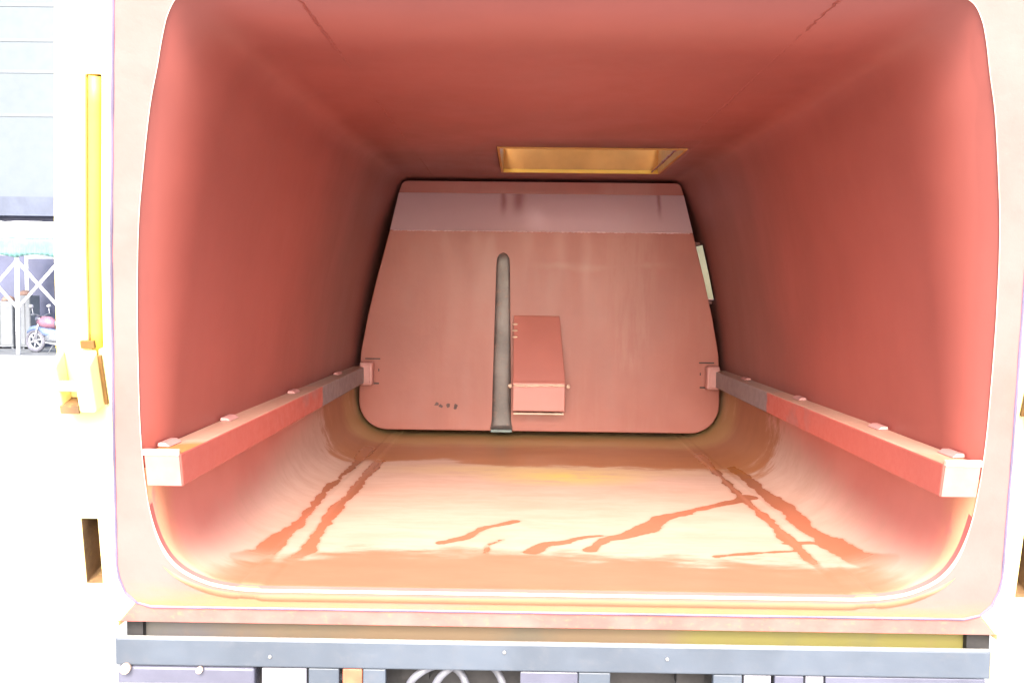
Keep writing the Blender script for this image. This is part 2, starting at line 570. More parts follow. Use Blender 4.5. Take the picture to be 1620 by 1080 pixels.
# --- walls and roof, one skin
half = [tuple(p) for p in catmull(WALL_P, 5)]
ceil_x = [0.66, 0.633, 0.55, 0.4, 0.25, 0.1, -0.05, -0.226, -0.35, -0.5, -0.633, -0.66]
prof = half + [(x, 2.40) for x in ceil_x] + [(-h, z) for h, z in half[::-1]]
ys = [2.46, 2.6, 2.8, 3.0, 3.25, 3.5, 3.75, 4.0, 4.25, 4.5, 4.815, 4.95, 5.02, 5.35, 5.6, 5.9, YBACK]
HATCH = (-0.226, 0.633, 4.0, 4.815)
mb = MB()
vs, fs = [], []
n = len(prof)
for r in range(len(ys) + 1):
    for h, z in prof:
        y = yfront(z) if r == 0 else ys[r - 1]
        vs.append((taper(h, y, z), y, z))
for r in range(len(ys)):
    for i in range(n - 1):
        (h0, z0), (h1, z1) = prof[i], prof[i + 1]
        if r > 0:
            ya, yb = ys[r - 1], ys[r]
            xm, ym, zm = (h0 + h1) / 2, (ya + yb) / 2, (z0 + z1) / 2
            if zm > 2.399 and HATCH[0] < xm < HATCH[1] and HATCH[2] < ym < HATCH[3]:
                continue
            if h0 > 0.9 and 5.02 < ym < 5.35 and 1.72 <= zm <= 2.03:
                continue
        a, b = r * n + i, r * n + i + 1
        fs.append((a, b, b + n, a + n))
mb.add(vs, fs, smooth=True)
body = mb.build('cargo_body', [M['wall'], M['yellow']], truck, fix=False)
# make the skin's normals face inwards, then thicken outwards
import bmesh
bm_ = bmesh.new(); bm_.from_mesh(body.data)
bm_.faces.ensure_lookup_table(); bm_.normal_update()
f0 = min(bm_.faces, key=lambda f: abs(f.calc_center_median().z - 1.5) + abs(f.calc_center_median().x - 1.0))
if f0.normal.x > 0:
    bmesh.ops.reverse_faces(bm_, faces=bm_.faces)
bm_.to_mesh(body.data); bm_.free()
so = body.modifiers.new('skin', 'SOLIDIFY')
so.thickness = 0.03; so.offset = -1; so.material_offset = 1; so.material_offset_rim = 0

# --- floor with curved sides, with distance fields for the streams of water, silt and mud
arc = [tuple(p) for p in catmull(FLOOR_P, 10)]
flat_x = np.linspace(0.80, -0.80, 110)[1:-1]
fprof = [(-h, z) for h, z in arc[::-1]] + [(-x, 0.937) for x in flat_x] + arc
fy = list(np.linspace(2.40, 3.2, 90)) + list(np.linspace(3.2, 5.1, 130)[1:]) + [5.4, 5.8, YBACK]
n = len(fprof)
vs, fs = [], []
for r in range(len(fy) + 1):
    for h, z in fprof:
        y0 = yfront(z)
        y = y0 if r == 0 else max(fy[r - 1], y0 + 0.001 * r)
        # flat weld strips stand 4 mm proud where the curved side meets the floor
        up = 0.004 * min(1, max(0, (0.034 - abs(abs(h) - 0.838)) / 0.006))
        vs.append((taper(h, y), y, z + up))
for r in range(len(fy)):
    for i in range(n - 1):
        a = r * n + i
        fs.append((a, a + 1, a + 1 + n, a + n))
mb = MB(); mb.add(vs, fs, smooth=True)
floor = mb.build('floor', [M['floor'], M['yellow']], body, fix=False)
bm_ = bmesh.new(); bm_.from_mesh(floor.data); bm_.normal_update(); bm_.faces.ensure_lookup_table()
f0 = min(bm_.faces, key=lambda f: abs(f.calc_center_median().x) + abs(f.calc_center_median().y - 3))
if f0.normal.z < 0:
    bmesh.ops.reverse_faces(bm_, faces=bm_.faces)
bm_.to_mesh(floor.data); bm_.free()
so = floor.modifiers.new('skin', 'SOLIDIFY')
so.thickness = 0.03; so.offset = -1; so.material_offset = 1; so.material_offset_rim = 0

STREAMS = [
    ([(-0.873, 4.496), (-0.869, 3.94), (-0.882, 3.80), (-0.872, 3.74), (-0.876, 3.672), (-0.889, 3.55), (-0.879, 3.416), (-0.872, 3.164), (-0.865, 2.988), (-0.884, 2.828), (-0.881, 2.684), (-0.897, 2.588)],
     [.03, .012, .012, .008, .009, .012, .012, .014, .018, .024, .034, .05]),
    ([(-0.774, 4.2), (-0.779, 3.848), (-0.777, 3.492), (-0.789, 3.292), (-0.782, 3.056), (-0.775, 2.848), (-0.764, 2.716), (-0.799, 2.608), (-0.795, 2.392)],
     [.02, .014, .014, .018, .014, .017, .022, .010, .004]),
    ([(-0.113, 3.112), (-0.226, 3.02), (-0.281, 2.892), (-0.319, 2.864), (-0.359, 2.828)], [.010, .012, .013, .010, .012]),
    ([(-0.159, 2.88), (-0.203, 2.812), (-0.207, 2.724)], [.008, .007, .006]),
    ([(0.805, 3.52), (0.77, 3.48), (0.68, 3.412), (0.544, 3.304), (0.416, 3.184), (0.333, 3.032), (0.264, 2.952), (0.182, 2.9), (0.122, 2.772)], [.04, .018, .018, .017, .03, .034, .022, .016, .016]),
    ([(0.171, 2.944), (0.106, 2.92), (0.055, 2.864), (-0.017, 2.836), (-0.065, 2.744)], [.010, .010, .013, .018, .022]),
    ([(0.882, 2.868), (0.762, 2.88)], [.012, .004]),
    ([(0.795, 2.8), (0.657, 2.772), (0.512, 2.724)], [.009, .009, .010]),
    ([(0.803, 4.46), (0.797, 3.896), (0.792, 3.536), (0.798, 3.144), (0.793, 2.976), (0.795, 2.808), (0.800, 2.512), (0.805, 2.356)], [.020, .010, .010, .010, .018, .012, .006, .003]),
    ([(0.884, 4.1), (0.894, 3.872), (0.893, 3.536), (0.902, 3.256), (0.891, 3.024), (0.912, 2.836), (0.925, 2.676), (0.96, 2.572)], [.02, .015, .017, .024, .018, .030, .028, .04]),
]
co = np.empty(len(floor.data.vertices) * 3)
floor.data.vertices.foreach_get('co', co)
co = co.reshape(-1, 3)
XY = co[:, :2]


def seg_sd(paths):
    best = np.full(len(XY), 9.0)
    for pts, w in paths:
        for (a, b, wa, wb) in zip(pts[:-1], pts[1:], w[:-1], w[1:]):
            a = np.array(a); b = np.array(b); d = b - a
            t = np.clip(((XY - a) @ d) / (d @ d), 0, 1)
            q = a + t[:, None] * d
            best = np.minimum(best, np.hypot(*(XY - q).T) - 1.2 * (wa + (wb - wa) * t) - 0.002)
    return best


x_, y_, z_ = co.T
near = np.interp(x_, [-1.05, -0.762, -0.477, -0.168, 0.128, 0.45, 0.709, 0.967, 1.06], [4.40, 4.15, 4.26, 4.10, 4.15, 4.12, 4.08, 4.02, 4.10])
mud = np.maximum(near - y_, y_ - 4.70)
blob = lambda cx, cy, rx, ry: (np.hypot((x_ - cx) / rx, (y_ - cy) / ry) - 1) * min(rx, ry)
mud = np.minimum(mud, blob(0.955, 4.38, 0.17, 0.48))
mud = np.minimum(mud, blob(-0.955, 4.50, 0.17, 0.38))
film_edge = np.interp(x_, [-1.0, -0.912, -0.818, -0.644, -0.345, -0.045, 0.15, 0.539, 0.906, 1.0], [2.54, 2.60, 2.66, 2.76, 2.78, 2.76, 2.72, 2.71, 2.65, 2.56])
film = y_ - film_edge
silt = np.maximum.reduce([np.clip(1.1 - np.hypot((x_ - 0.10) / 0.40, (y_ - 3.90) / 0.20), 0, 1),
                          np.clip(1 - np.hypot((x_ - 0.0) / 0.9, (y_ - 4.02) / 0.17), 0, 1) * 0.6,
                          np.clip(1 - (y_ - 2.35) / 0.1, 0, 1) * 0.3])
for nm, arr in (('stream', seg_sd(STREAMS)), ('mud', mud), ('film', film), ('silt', silt)):
    at = floor.data.attributes.new(nm, 'FLOAT', 'POINT')
    at.data.foreach_set('value', arr.astype(np.float32))

# --- ragged weld seams along the roof
for sx, sd in ((-0.612, 3), (0.585, 5)):
    p = MB()
    R = random.Random(sd)
    path, rad = [], []
    for y in np.arange(1.98, 5.0, 0.012):
        path.append((sx + R.uniform(-.003, .003), y, 2.4022))
        rad.append(0.0036 + 0.0014 * math.sin(y * 5 + sd) + R.uniform(-.001, .0015))
    p.tube(path, rad, 8)
    p.build('weld_seam', M['wall'], body)

# --- roof hatch: an open curb above the hole in the roof
hx0, hx1, hy0, hy1 = HATCH
c = MB()
zt = 2.56
hx0 += .003; hx1 -= .003; hy0 += .003; hy1 -= .003
ri = [(hx0 + .012, hy0 + .012), (hx1 - .012, hy0 + .012), (hx1 - .012, hy1 - .012), (hx0 + .012, hy1 - .012)]
ro = [(hx0, hy0), (hx1, hy0), (hx1, hy1), (hx0, hy1)]
vs = [(x, y, 2.394) for x, y in ri] + [(x, y, 2.394) for x, y in ro] + [(x, y, zt) for x, y in ri] + [(x, y, zt) for x, y in ro]
fs = []
for k in range(4):
    q = (k + 1) % 4
    fs += [(k, q, 4 + q, 4 + k), (8 + k, 12 + k, 12 + q, 8 + q), (k, 8 + k, 8 + q, q), (4 + k, 4 + q, 12 + q, 12 + k)]
c.add(vs, fs)
hatch_paint = paint('ochre_hatch_paint', (0.48, 0.25, 0.075), 0.6, 0.12, 6, spec=0.2)
hatch = c.build('roof_hatch', hatch_paint, body, bevel=0.002)
# lid added to block the sun, hinged on the near side, a little open
c = MB()
lm = Matrix.Translation((0, hy0 - .02, zt + .02)) @ Matrix.Rotation(math.radians(24), 4, 'X')
c.box(hx0 - .03, hx1 + .03, 0, (hy1 - hy0) + .05, 0, .02, lm)
c.build('added_sun_lid', hatch_paint, body, bevel=0.003)
c = MB()
c.box(hx0 + .013, hx1 - .013, hy1 - .024, hy1 - .0125, 2.3935, 2.412)
c.build('hatch_lip', M['rod'], body, bevel=0.002)
# bulkhead closing the far end
b = MB()
pts = [(taper(h, YBACK, z), z) for h, z in prof] + [(taper(h, YBACK), z) for h, z in fprof[1:-1]]
b.prism([(taper(h, YBACK, z), z) for h, z in prof] + [(taper(h, YBACK), z) for h, z in fprof], YBACK + .001, YBACK + 0.03)
b.build('bulkhead', M['wall'], body)

# --- side access door frame seen past the plate's edge
d = MB()
for z0, z1 in ((1.70, 1.715), (2.035, 2.05)):
    xr = np.interp((z0 + z1) / 2, [1.72, 2.03], [0.96, .885])
    d = MB()
    d.box(xr - 0.01, xr + 0.03, 5.08, 5.37, z0, z1)
    d.build('side_opening_sill', M['wall'], body)
d = MB()
dm = Matrix.Translation((0.995, 5.63, 0)) @ Matrix.Rotation(math.radians(38), 4, 'Z')
d.box(-.01, .01, -.56, 0, 1.68, 2.07, dm)
d.build('side_blocker', M['side_blocker'], body, bevel=0.003)  # panel added outside the opening to dim the bright view through it

# --- guide rails on both sides
for s in (-1, 1):
    zt, zb = 1.330, 1.240
    p = MB()
    yf = yfront(1.33) - 0.01
    xi, xo = 0.972, 1.083
    # square tube, its outer side inside the wall skin
    vs = []
    for y in (yf, 3.2, 4.2, 4.93):
        k = 1 - 0.035 * max(0, (y - 2.3) / 2.7)
        o = xo if y > 2.3 else 1.066
        for xx, zz in ((xi - 0.0, zt), (o * k, zt), (o * k, zb), (xi - 0.0, zb)):
            vs.append((s * xx, y + (0.018 if (zz == zb and y == yf) else 0), zz))
    fs = []
    for r in range(3):
        for k in range(4):
            fs.append((r * 4 + k, r * 4 + (k + 1) % 4, r * 4 + 4 + (k + 1) % 4, r * 4 + 4 + k))
    fs += [(0, 1, 2, 3), (12, 15, 14, 13)]
    p.add(vs, fs)
    rail = p.build('guide_rail', M['rail'], truck, bevel=0.005)
    p = MB()
    p.add([(s * 0.975, yf - .004, zt - .002), (s * 1.064, yf - .004, zt - .002), (s * 1.064, yf + .014, zb + .002), (s * 0.975, yf + .014, zb + .002),
           (s * 0.975, yf - .001, zt - .002), (s * 1.064, yf - .001, zt - .002), (s * 1.064, yf + .017, zb + .002), (s * 0.975, yf + .017, zb + .002)],
          [(0, 1, 2, 3), (4, 5, 6, 7), (0, 1, 5, 4), (1, 2, 6, 5), (2, 3, 7, 6), (3, 0, 4, 7)])
    p.build('end_cap', M['capface'], rail, bevel=0.0015)
    p = MB()
    p.box(min(s * .975, s * 1.068), max(s * .975, s * 1.068), yf - .006, yf + .006, zt - .006, zt + .010)
    p.build('top_lip', M['white_metal'] if False else M['bead'], rail, bevel=0.002)
    for y in ((2.36, 2.83, 3.60, 4.42)):
        k = 1 - 0.035 * max(0, (y - 2.3) / 2.7)
        xw = 1.066 * k
        p = MB()
        # bent tab: foot on the rail and an upright against the wall
        p.add([(s * (xw - .034), y - .045, zt + .001), (s * xw, y - .045, zt + .001), (s * xw, y + .045, zt + .001), (s * (xw - .034), y + .045, zt + .001),
               (s * (xw - .020), y - .042, zt + .012), (s * xw, y - .042, zt + .012), (s * xw, y + .042, zt + .012), (s * (xw - .020), y + .042, zt + .012)],
              [(0, 1, 2, 3), (4, 5, 6, 7), (0, 1, 5, 4), (1, 2, 6, 5), (2, 3, 7, 6), (3, 0, 4, 7)])
        p.build('rail_clip', M['pink'], rail, bevel=0.003)

# --- ejector plate
PY = 4.95


def plate_outline(grow=0.0):
    """half outline bottom centre -> top centre"""
    pts = []
    r = 0.16
    cx, cz = 1.012 - r, 0.972 + r
    for k in range(9):
        a = -math.pi / 2 + k * math.pi / 2 / 8
        pts.append((cx + r * math.cos(a), cz + r * math.sin(a)))
    pts += [(1.010, 1.28), (1.002, 1.41), (0.962, 1.62), (0.912, 1.83)]
    return pts


po = plate_outline()
lower = po + [(0.842, 2.092)]
p = MB()
poly = [(x, z) for x, z in lower] + [(-x, z) for x, z in lower[::-1]]
p.prism(poly, PY, PY + 0.02)
plate = p.build('ejector_plate', M['plate'], truck, bevel=0.004)
# sloping strip and the upright top band behind it
YT = 5.085
p = MB()
p.add([(-0.842, PY + .001, 2.0925), (0.842, PY + .001, 2.0925), (0.812, YT, 2.312), (-0.812, YT, 2.312),
       (-0.842, PY + .019, 2.0925), (0.842, PY + .019, 2.0925), (0.812, YT + .018, 2.305), (-0.812, YT + .018, 2.305)],
      [(0, 1, 2, 3), (4, 7, 6, 5), (0, 4, 5, 1), (1, 5, 6, 2), (2, 6, 7, 3), (3, 7, 4, 0)])
p.build('sloped_strip', M['strip'], plate)
p = MB()
top = [(0.812, 2.3125), (0.800, 2.345)] + [(0.765 + .035 * math.cos(a), 2.345 + .035 * math.sin(a)) for a in np.linspace(.1, math.pi / 2, 6)]
p.prism(top + [(-x, z) for x, z in top[::-1]], YT, YT + .02)
p.build('top_band', M['plate'], plate, bevel=0.002)
# weld along the lower edge of the strip
p = MB(); R = random.Random(11)
xx = -0.825
while xx < 0.815:
    L = R.uniform(.01, .03)
    p.lumps((xx + L / 2, PY - .001, 2.0915), (L * .7, .004, R.uniform(.003, .007)), R.random())
    xx += L
p.build('weld_bead', M['strip'], plate)
# vertical steel guide with a rounded head
p = MB()
vs, fs = [], []
zz = [0.985, 1.01, 1.04, 1.3, 1.6, 1.9, 1.94, 1.962, 1.972]
rr = [0.064, 0.058, 0.054, 0.050, 0.044, 0.038, 0.034, 0.022, 0.002]
N = 12
for z, r in zip(zz, rr):
    for k in range(N + 1):
        a = math.pi * k / N
        vs.append((-0.209 + r * math.cos(a), PY - r * 0.28 * math.sin(a) ** .5, z))
for i in range(len(zz) - 1):
    for k in range(N):
        a = i * (N + 1) + k
        fs.append((a, a + 1, a + N + 2, a + N + 1))
fs.append(tuple(range(N + 1)))
p.add(vs, fs, smooth=True)
ch = p.build('guide_bar', M['steel'], plate)
p = MB()
p.box(-0.268, -0.148, PY - .045, PY - .001, 0.970, 0.985)
p.build('bar_foot', M['teal'], plate, bevel=0.004)
# wedge shaped cover beside the bar
p = MB()
x0, x1 = -0.146, 0.140
sect = [(PY - .004, 1.625), (PY - .012, 1.615), (PY - .135, 1.275), (PY - .143, 1.258), (PY - .144, 1.240), (PY - .143, 1.225), (PY - .138, 1.104), (PY - .001, 1.096)]
ns_ = len(sect)
vs = [(x0 - 0.0, y, z) for y, z in sect] + [(0.109 + (0.140 - 0.109) * min(1, (1.625 - z) / .35), y, z) for y, z in sect]
fs = [tuple(range(ns_)), tuple(range(2 * ns_ - 1, ns_ - 1, -1))] + [(i, i + 1, i + 1 + ns_, i + ns_) for i in range(ns_ - 1)]
fs.append((ns_ - 1, 0, ns_, 2 * ns_ - 1))
p.add(vs, fs)
cover = p.build('wedge_cover', M['housing'], plate, bevel=0.012, seg=3)
for k in range(3):
    p = MB()
    p.lumps((-0.138, PY - .03 - .012 * k, 1.575 - k * .035), (.016, .008, .006), k)
    p.build('weld_bead', M['bead'], cover)
for sx in (-0.160, 0.156):
    p = MB()
    p.lumps((sx, PY - .15, 1.243), (.012, .012, .012), 4)
    p.build('pin', M['bead'], cover)
p = MB()
p.tube([(x0 + .004 + (x1 - x0 - .008) * k / 8, PY - .1435, 1.246 - .002 * math.sin(k * .8)) for k in range(9)], .0065, 8)
p.build('edge_highlight', M['bead'], cover)  # pale strip paints the bright line along the cover's edge
p = MB()
p.box(x0 + .005, x1 - .005, PY - .142, PY - .001, 1.086, 1.095)
p.build('lower_flange', M['bead'], cover, bevel=0.003)  # pale tone paints the highlight along the cover's bottom
# guide shoes around the rails
for s in (-1, 1):
    p = MB()
    x0, x1 = 0.925, 0.998
    p.box(min(s * x0, s * x1), max(s * x0, s * x1), PY - .075, PY - .002, 1.226, 1.356)
    sh = p.build('guide_shoe', M['pink'], plate, bevel=0.012, seg=3)
    p = MB()
    p.box(min(s * .938, s * .985), max(s * .938, s * .985), PY - .082, PY - .070, 1.24, 1.342)
    p.build('wear_pad', M['pink'], sh, bevel=0.004)
    p = MB()
    xa, xb = sorted((s * 0.893, s * 0.978))
    p.box(xa, xb, PY - .003, PY + .004, 1.368, 1.374)
    p.build('cut_slot', M['dark'], sh); p = MB()
    xa, xb = sorted((s * 0.900, s * 0.930))
    p.box(xa, xb, PY - .003, PY + .004, 1.228, 1.236)
    p.build('cut_slot', M['dark'], sh); p = MB()
    xa, xb = sorted((s * 0.899, s * 0.904))
    p.box(xa, xb, PY - .003, PY + .004, 1.30, 1.315)
    p.build('cut_slot', M['dark'], sh)
# chips and scratches low on the plate
R = random.Random(5)
for (cx, cz) in ((-0.575, 1.118), (-0.55, 1.108), (-0.51, 1.112), (-0.47, 1.10), (-0.468, 1.112)):
    p = MB()
    p.add([(cx + .012 * math.cos(t) * R.uniform(.6, 1.4), PY - .0015, cz + .009 * math.sin(t) * R.uniform(.6, 1.6)) for t in np.linspace(0, 6.28, 8)[:-1]], [tuple(range(7))])
    p.build('paint_chip', M['chip'], plate)

# --- rear frame: flange round the opening, seal, outer posts
rim = [(h, z) for h, z in arc] + half[1:] + [(0.66, 2.40)]
rim_loop = [(-x, z) for x, z in rim[::-1]] + [(x, 0.937) for x in np.linspace(-0.8, 0.8, 14)[1:-1]] + rim + [(x, 2.40) for x in np.linspace(0.66, -0.66, 10)[1:-1]]
GAS = [(0.0, 0.883), (1.105, 0.883), (1.145, 0.895), (1.172, 0.925), (1.183, 0.97), (1.184, 1.01), (1.142, 1.36), (1.082, 1.83), (1.0, 2.376), (0.985, 2.47), (0.95, 2.51), (0.0, 2.52)]
gas_loop = GAS[1:-1] + [(-x, z) for x, z in GAS[1:-1][::-1]]


def ray_hit(poly, ang, c=(0, 1.62)):
    d = (math.cos(ang), math.sin(ang))
    best = None
    n = len(poly)
    for i in range(n):
        (ax, az_), (bx, bz) = poly[i], poly[(i + 1) % n]
        ax -= c[0]; bx -= c[0]; az_ -= c[1]; bz -= c[1]
        ex, ez = bx - ax, bz - az_
        den = d[0] * ez - d[1] * ex
        if abs(den) < 1e-12:
            continue
        t = (ax * ez - az_ * ex) / den
        u = (ax * d[1] - az_ * d[0]) / den
        if t > 0 and -1e-9 <= u <= 1 + 1e-9 and (best is None or t < best):
            best = t
    return (c[0] + d[0] * best, c[1] + d[1] * best)


def ring_plate(inner, outer, o0, o1):
    n = len(inner)
    vs = [SP(x, z, o1) for x, z in inner] + [SP(x, z, o1) for x, z in outer] + [SP(x, z, o0) for x, z in inner] + [SP(x, z, o0) for x, z in outer]
    fs = []
    for i in range(n):
        j = (i + 1) % n
        fs += [(i, j, n + j, n + i), (2 * n + i, 3 * n + i, 3 * n + j, 2 * n + j), (i, 2 * n + i, 2 * n + j, j), (n + i, n + j, 3 * n + j, 3 * n + i)]
    return MB().add(vs, fs)


def angles(extra):
    A = set(np.round(np.linspace(-math.pi, math.pi, 240, endpoint=False), 5))
    for x, z in extra:
        A.add(round(math.atan2(z - 1.62, x), 5))
    A = sorted(A)
    out = [A[0]]
    for a in A[1:]:
        if a - out[-1] > 1e-3:
            out.append(a)
    return out


A = angles(rim_loop + gas_loop)
inner = [ray_hit(rim_loop, a) for a in A]
outer = [ray_hit(gas_loop, a) for a in A]
frame = ring_plate(inner, outer, -0.02, 0.004).build('rear_flange', M['flange'], truck)
p = MB()
p.tube([SP(x * 1.0, z, 0.003) for x, z in inner], [0.0012 + 0.0036 * min(1, max(0, (1.16 - z) / .12)) for x, z in inner], 8, closed=True)
p.build('rim_highlight', M['bead'], frame)  # pale bead paints the light caught by the rim's bevel
p = MB()
R = random.Random(2)
p.tube([SP(x, z, 0.003) for x, z in outer], [0.0042 + 0.0004 * math.sin(i * .7) for i in range(len(outer))], 8, closed=True)
p.build('seal', M['gasket'], frame)
# outer face: sill below, header above, posts left and right
p = MB()
OUT_B = 0.833
sb = [(-1.145, 0.895), (-1.105, 0.883), (1.105, 0.883), (1.145, 0.895), (1.20, OUT_B), (-1.20, OUT_B)]
vs = [SP(x, z, .001) for x, z in sb] + [SP(x, z, -.05) for x, z in sb]
p.add(vs, [(0, 1, 2, 3, 4, 5), (11, 10, 9, 8, 7, 6)] + [(i, i + 6, (i + 1) % 6 + 6, (i + 1) % 6) for i in range(6)])
p.build('sill_strip', M['sill'], frame, bevel=0.002)
p = MB()
hb = [(-0.95, 2.51), (0.95, 2.51), (0.985, 2.47), (1.12, 2.47), (1.10, 2.66), (-1.10, 2.66), (-1.12, 2.47), (-0.985, 2.47)]
vs = [SP(x, z, .001) for x, z in hb] + [SP(x, z, -.05) for x, z in hb]
p.add(vs, [tuple(range(8)), tuple(range(15, 7, -1))] + [(i, i + 8, (i + 1) % 8 + 8, (i + 1) % 8) for i in range(8)])
p.build('header', M['yellow'], frame, bevel=0.002)

gz = [0.833, 0.895, 0.95, 0.985, 1.05, 1.14, 1.36, 1.47, 1.60, 1.83, 2.06, 2.225, 2.376, 2.47]
gas_h = lambda z: float(np.interp(z, [0.833, 0.895, 0.925, 0.97, 1.01, 1.36, 1.83, 2.376, 2.47], [1.20, 1.145, 1.172, 1.183, 1.184, 1.142, 1.082, 1.0, 0.985]))
out_h = lambda z: float(np.interp(z, [0.833, 1.0, 1.3, 1.585, 1.83, 2.376, 2.47], [1.305, 1.31, 1.29, 1.255, 1.222, 1.132, 1.12]))
for s in (-1, 1):
    bm = bmesh.new()
    offs = (0.0, 0.030, 0.066, 0.108, None)
    grid = []
    for z in gz:
        row = []
        for k, o in enumerate(offs):
            h0 = gas_h(z) + 0.004 if z > 0.9 else gas_h(z)
            base = float(np.interp(z, [0.833, 1.01, 1.36, 1.83, 2.376, 2.47], [1.175, 1.162, 1.137, 1.079, 0.998, 0.984]))
            h = h0 if k == 0 else (out_h(z) if o is None else max(base + o, h0 + 0.004 * k))
            row.append(bm.verts.new(SP(s * h, z, .001)))
        grid.append(row)
    cells = {}
    for i in range(len(gz) - 1):
        for k in range(4):
            cells[(i, k)] = bm.faces.new((grid[i][k], grid[i][k + 1], grid[i + 1][k + 1], grid[i + 1][k]))
    bmesh.ops.recalc_face_normals(bm, faces=bm.faces)
    if next(iter(cells.values())).normal.y > 0:
        bmesh.ops.reverse_faces(bm, faces=bm.faces)

    def pocket(keys, depth, mi=0):
        fl = [cells[k] for k in keys]
        r = bmesh.ops.extrude_face_region(bm, geom=fl)
        vv = [e for e in r['geom'] if isinstance(e, bmesh.types.BMVert)]
        if mi:
            for e in r['geom']:
                for f in (e.link_faces if isinstance(e, bmesh.types.BMVert) else ()):
                    f.material_index = mi
        bmesh.ops.translate(bm, verts=vv, vec=-NRM * depth)
        bmesh.ops.delete(bm, geom=fl, context='FACES')

    zi = {round(z, 3): i for i, z in enumerate(gz)}
    pocket([(i, 1) for i in range(zi[1.60], zi[2.225])], 0.045)
    pocket([(i, 2) for i in range(zi[0.95], zi[1.14])], 0.10, 1)
    # sides of the post run back along the body
    edges = [e for e in bm.edges if e.is_boundary]
    r = bmesh.ops.extrude_edge_only(bm, edges=edges)
    bmesh.ops.translate(bm, verts=[e for e in r['geom'] if isinstance(e, bmesh.types.BMVert)], vec=-NRM * 0.12)
    bmesh.ops.recalc_face_normals(bm, faces=bm.faces)
    me = bpy.data.meshes.new('side_post')
    bm.to_mesh(me); bm.free()
    me.materials.append(M['yellow'])
    me.materials.append(M['slot'])
    post = bpy.data.objects.new('side_post', me)
    col.objects.link(post)
    post.parent = truck
    bv = post.modifiers.new('bevel', 'BEVEL'); bv.width = .004; bv.segments = 2; bv.limit_method = 'ANGLE'
    # lift rod in its groove, its deeper yellow painting in the shade there
    base = lambda z: float(np.interp(z, [1.36, 1.83, 2.376], [1.137, 1.079, 0.998]))
    p = MB()
    p.tube([SP(s * (base(z) + 0.048), z, -0.012) for z in np.linspace(1.585, 2.222, 12)], 0.0155, 16)
    p.build('lift_rod', M['rod'], post)
    # clevis: two ears and a pin
    cv = None
    for h0, h1 in ((1.150, 1.192), (1.232, 1.246)):
        cl = MB()
        vs = []
        for o in (0.002, 0.055):
            vs += [SP(s * h0, 1.60 if o < .05 else 1.575, o), SP(s * h1, 1.60 if o < .05 else 1.575, o), SP(s * h1, 1.455, o), SP(s * h0, 1.455, o)]
        cl.add(vs, [(0, 1, 2, 3), (7, 6, 5, 4), (0, 4, 5, 1), (1, 5, 6, 2), (2, 6, 7, 3), (3, 7, 4, 0)])
        cv = cl.build('clevis_ear', M['yellow'], post, bevel=0.006)
    p = MB()
    p.tube([SP(s * h, 1.52, 0.045) for h in (1.186, 1.2, 1.24)], 0.014, 12)
    p.build('pin', M['bead'], post)
    p = MB()
    vs = [SP(s * 1.19, 1.475, .002), SP(s * 1.235, 1.475, .002), SP(s * 1.235, 1.455, .002), SP(s * 1.19, 1.455, .002),
          SP(s * 1.19, 1.475, .06), SP(s * 1.235, 1.475, .06), SP(s * 1.235, 1.455, .06), SP(s * 1.19, 1.455, .06)]
    p.add(vs, [(0, 1, 2, 3), (7, 6, 5, 4), (0, 4, 5, 1), (1, 5, 6, 2), (2, 6, 7, 3), (3, 7, 4, 0)])
    p.build('clevis_base', M['slot'], post)  # brown tone painted as the shade between the ears
    # brown back of the slot
    p = MB()
    vs = [SP(s * (float(np.interp(z, [0.95, 1.14], [1.168, 1.155])) + o), z, -.085) for z, o in ((.952, .062), (.952, .106), (1.138, .106), (1.138, .062))]
    p.add(vs, [(0, 1, 2, 3)])
    p.build('slot_liner', M['slot'], post)
    # orange-brown strips painted as shadow by the inner ear and the lift rod's foot
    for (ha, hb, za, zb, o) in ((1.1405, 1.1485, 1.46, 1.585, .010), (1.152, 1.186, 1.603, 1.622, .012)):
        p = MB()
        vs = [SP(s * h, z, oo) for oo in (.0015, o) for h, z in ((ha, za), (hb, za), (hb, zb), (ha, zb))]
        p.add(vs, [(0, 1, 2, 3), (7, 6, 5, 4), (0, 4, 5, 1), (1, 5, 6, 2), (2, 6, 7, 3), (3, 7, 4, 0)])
        p.build('shadow_strip', M['shadow_orange'], post, bevel=0.001)
    # bottom foot
    p = MB()
    xa, xb = sorted((s * 1.205, s * 1.312))
    p.box(xa, xb, yfront(.83) - .004, yfront(.83) + .10, 0.818, 0.8325)
    p.build('post_foot', M['yellow'], post, bevel=0.003)

# --- rear underframe
under = MB()
under.box(-1.205, 1.215, 2.455, 2.50, 0.705, 0.86)
under = under.build('crossmember', M['olive'], truck)
p = MB()
p.box(-1.205, -1.16, 2.435, 2.4545, 0.72, 0.86)
p.build('gap_end', M['dark'], under)
p = MB()
p.box(1.15, 1.213, 2.435, 2.4545, 0.72, 0.86)
p.build('gap_end', M['dark'], under)
beam = MB()
beam.box(-1.222, 1.200, 2.398, 2.410, 0.703, 0.781)
beam = beam.build('rear_beam', M['beam'], truck, bevel=0.005)
p = MB()
p.box(-1.220, 1.198, 2.3975, 2.4095, 0.7812, 0.7842)
p.build('beam_edge', M['beam_edge'], beam)  # pale strip along the beam's top edge
p = MB()
p.box(1.2005, 1.222, 2.40, 2.412, 0.70, 0.783)
p.build('beam_end', M['yellow'], beam, bevel=0.003)
for x, z in ((-0.79, 0.735), (-0.14, 0.758), (0.31, 0.746)):
    bo = MB()
    bo.tube([(x, 2.398, z), (x, 2.393, z)], 0.0045, 8)
    bo.build('bolt', M['chrome'], beam)
p = MB()
p.box(-1.218, -0.835, 2.40, 2.46, 0.625, 0.700)
lamp = p.build('lamp_bar', M['lamp'], truck, bevel=0.008)
p = MB()
p.box(-1.215, -0.84, 2.394, 2.3995, 0.640, 0.655)
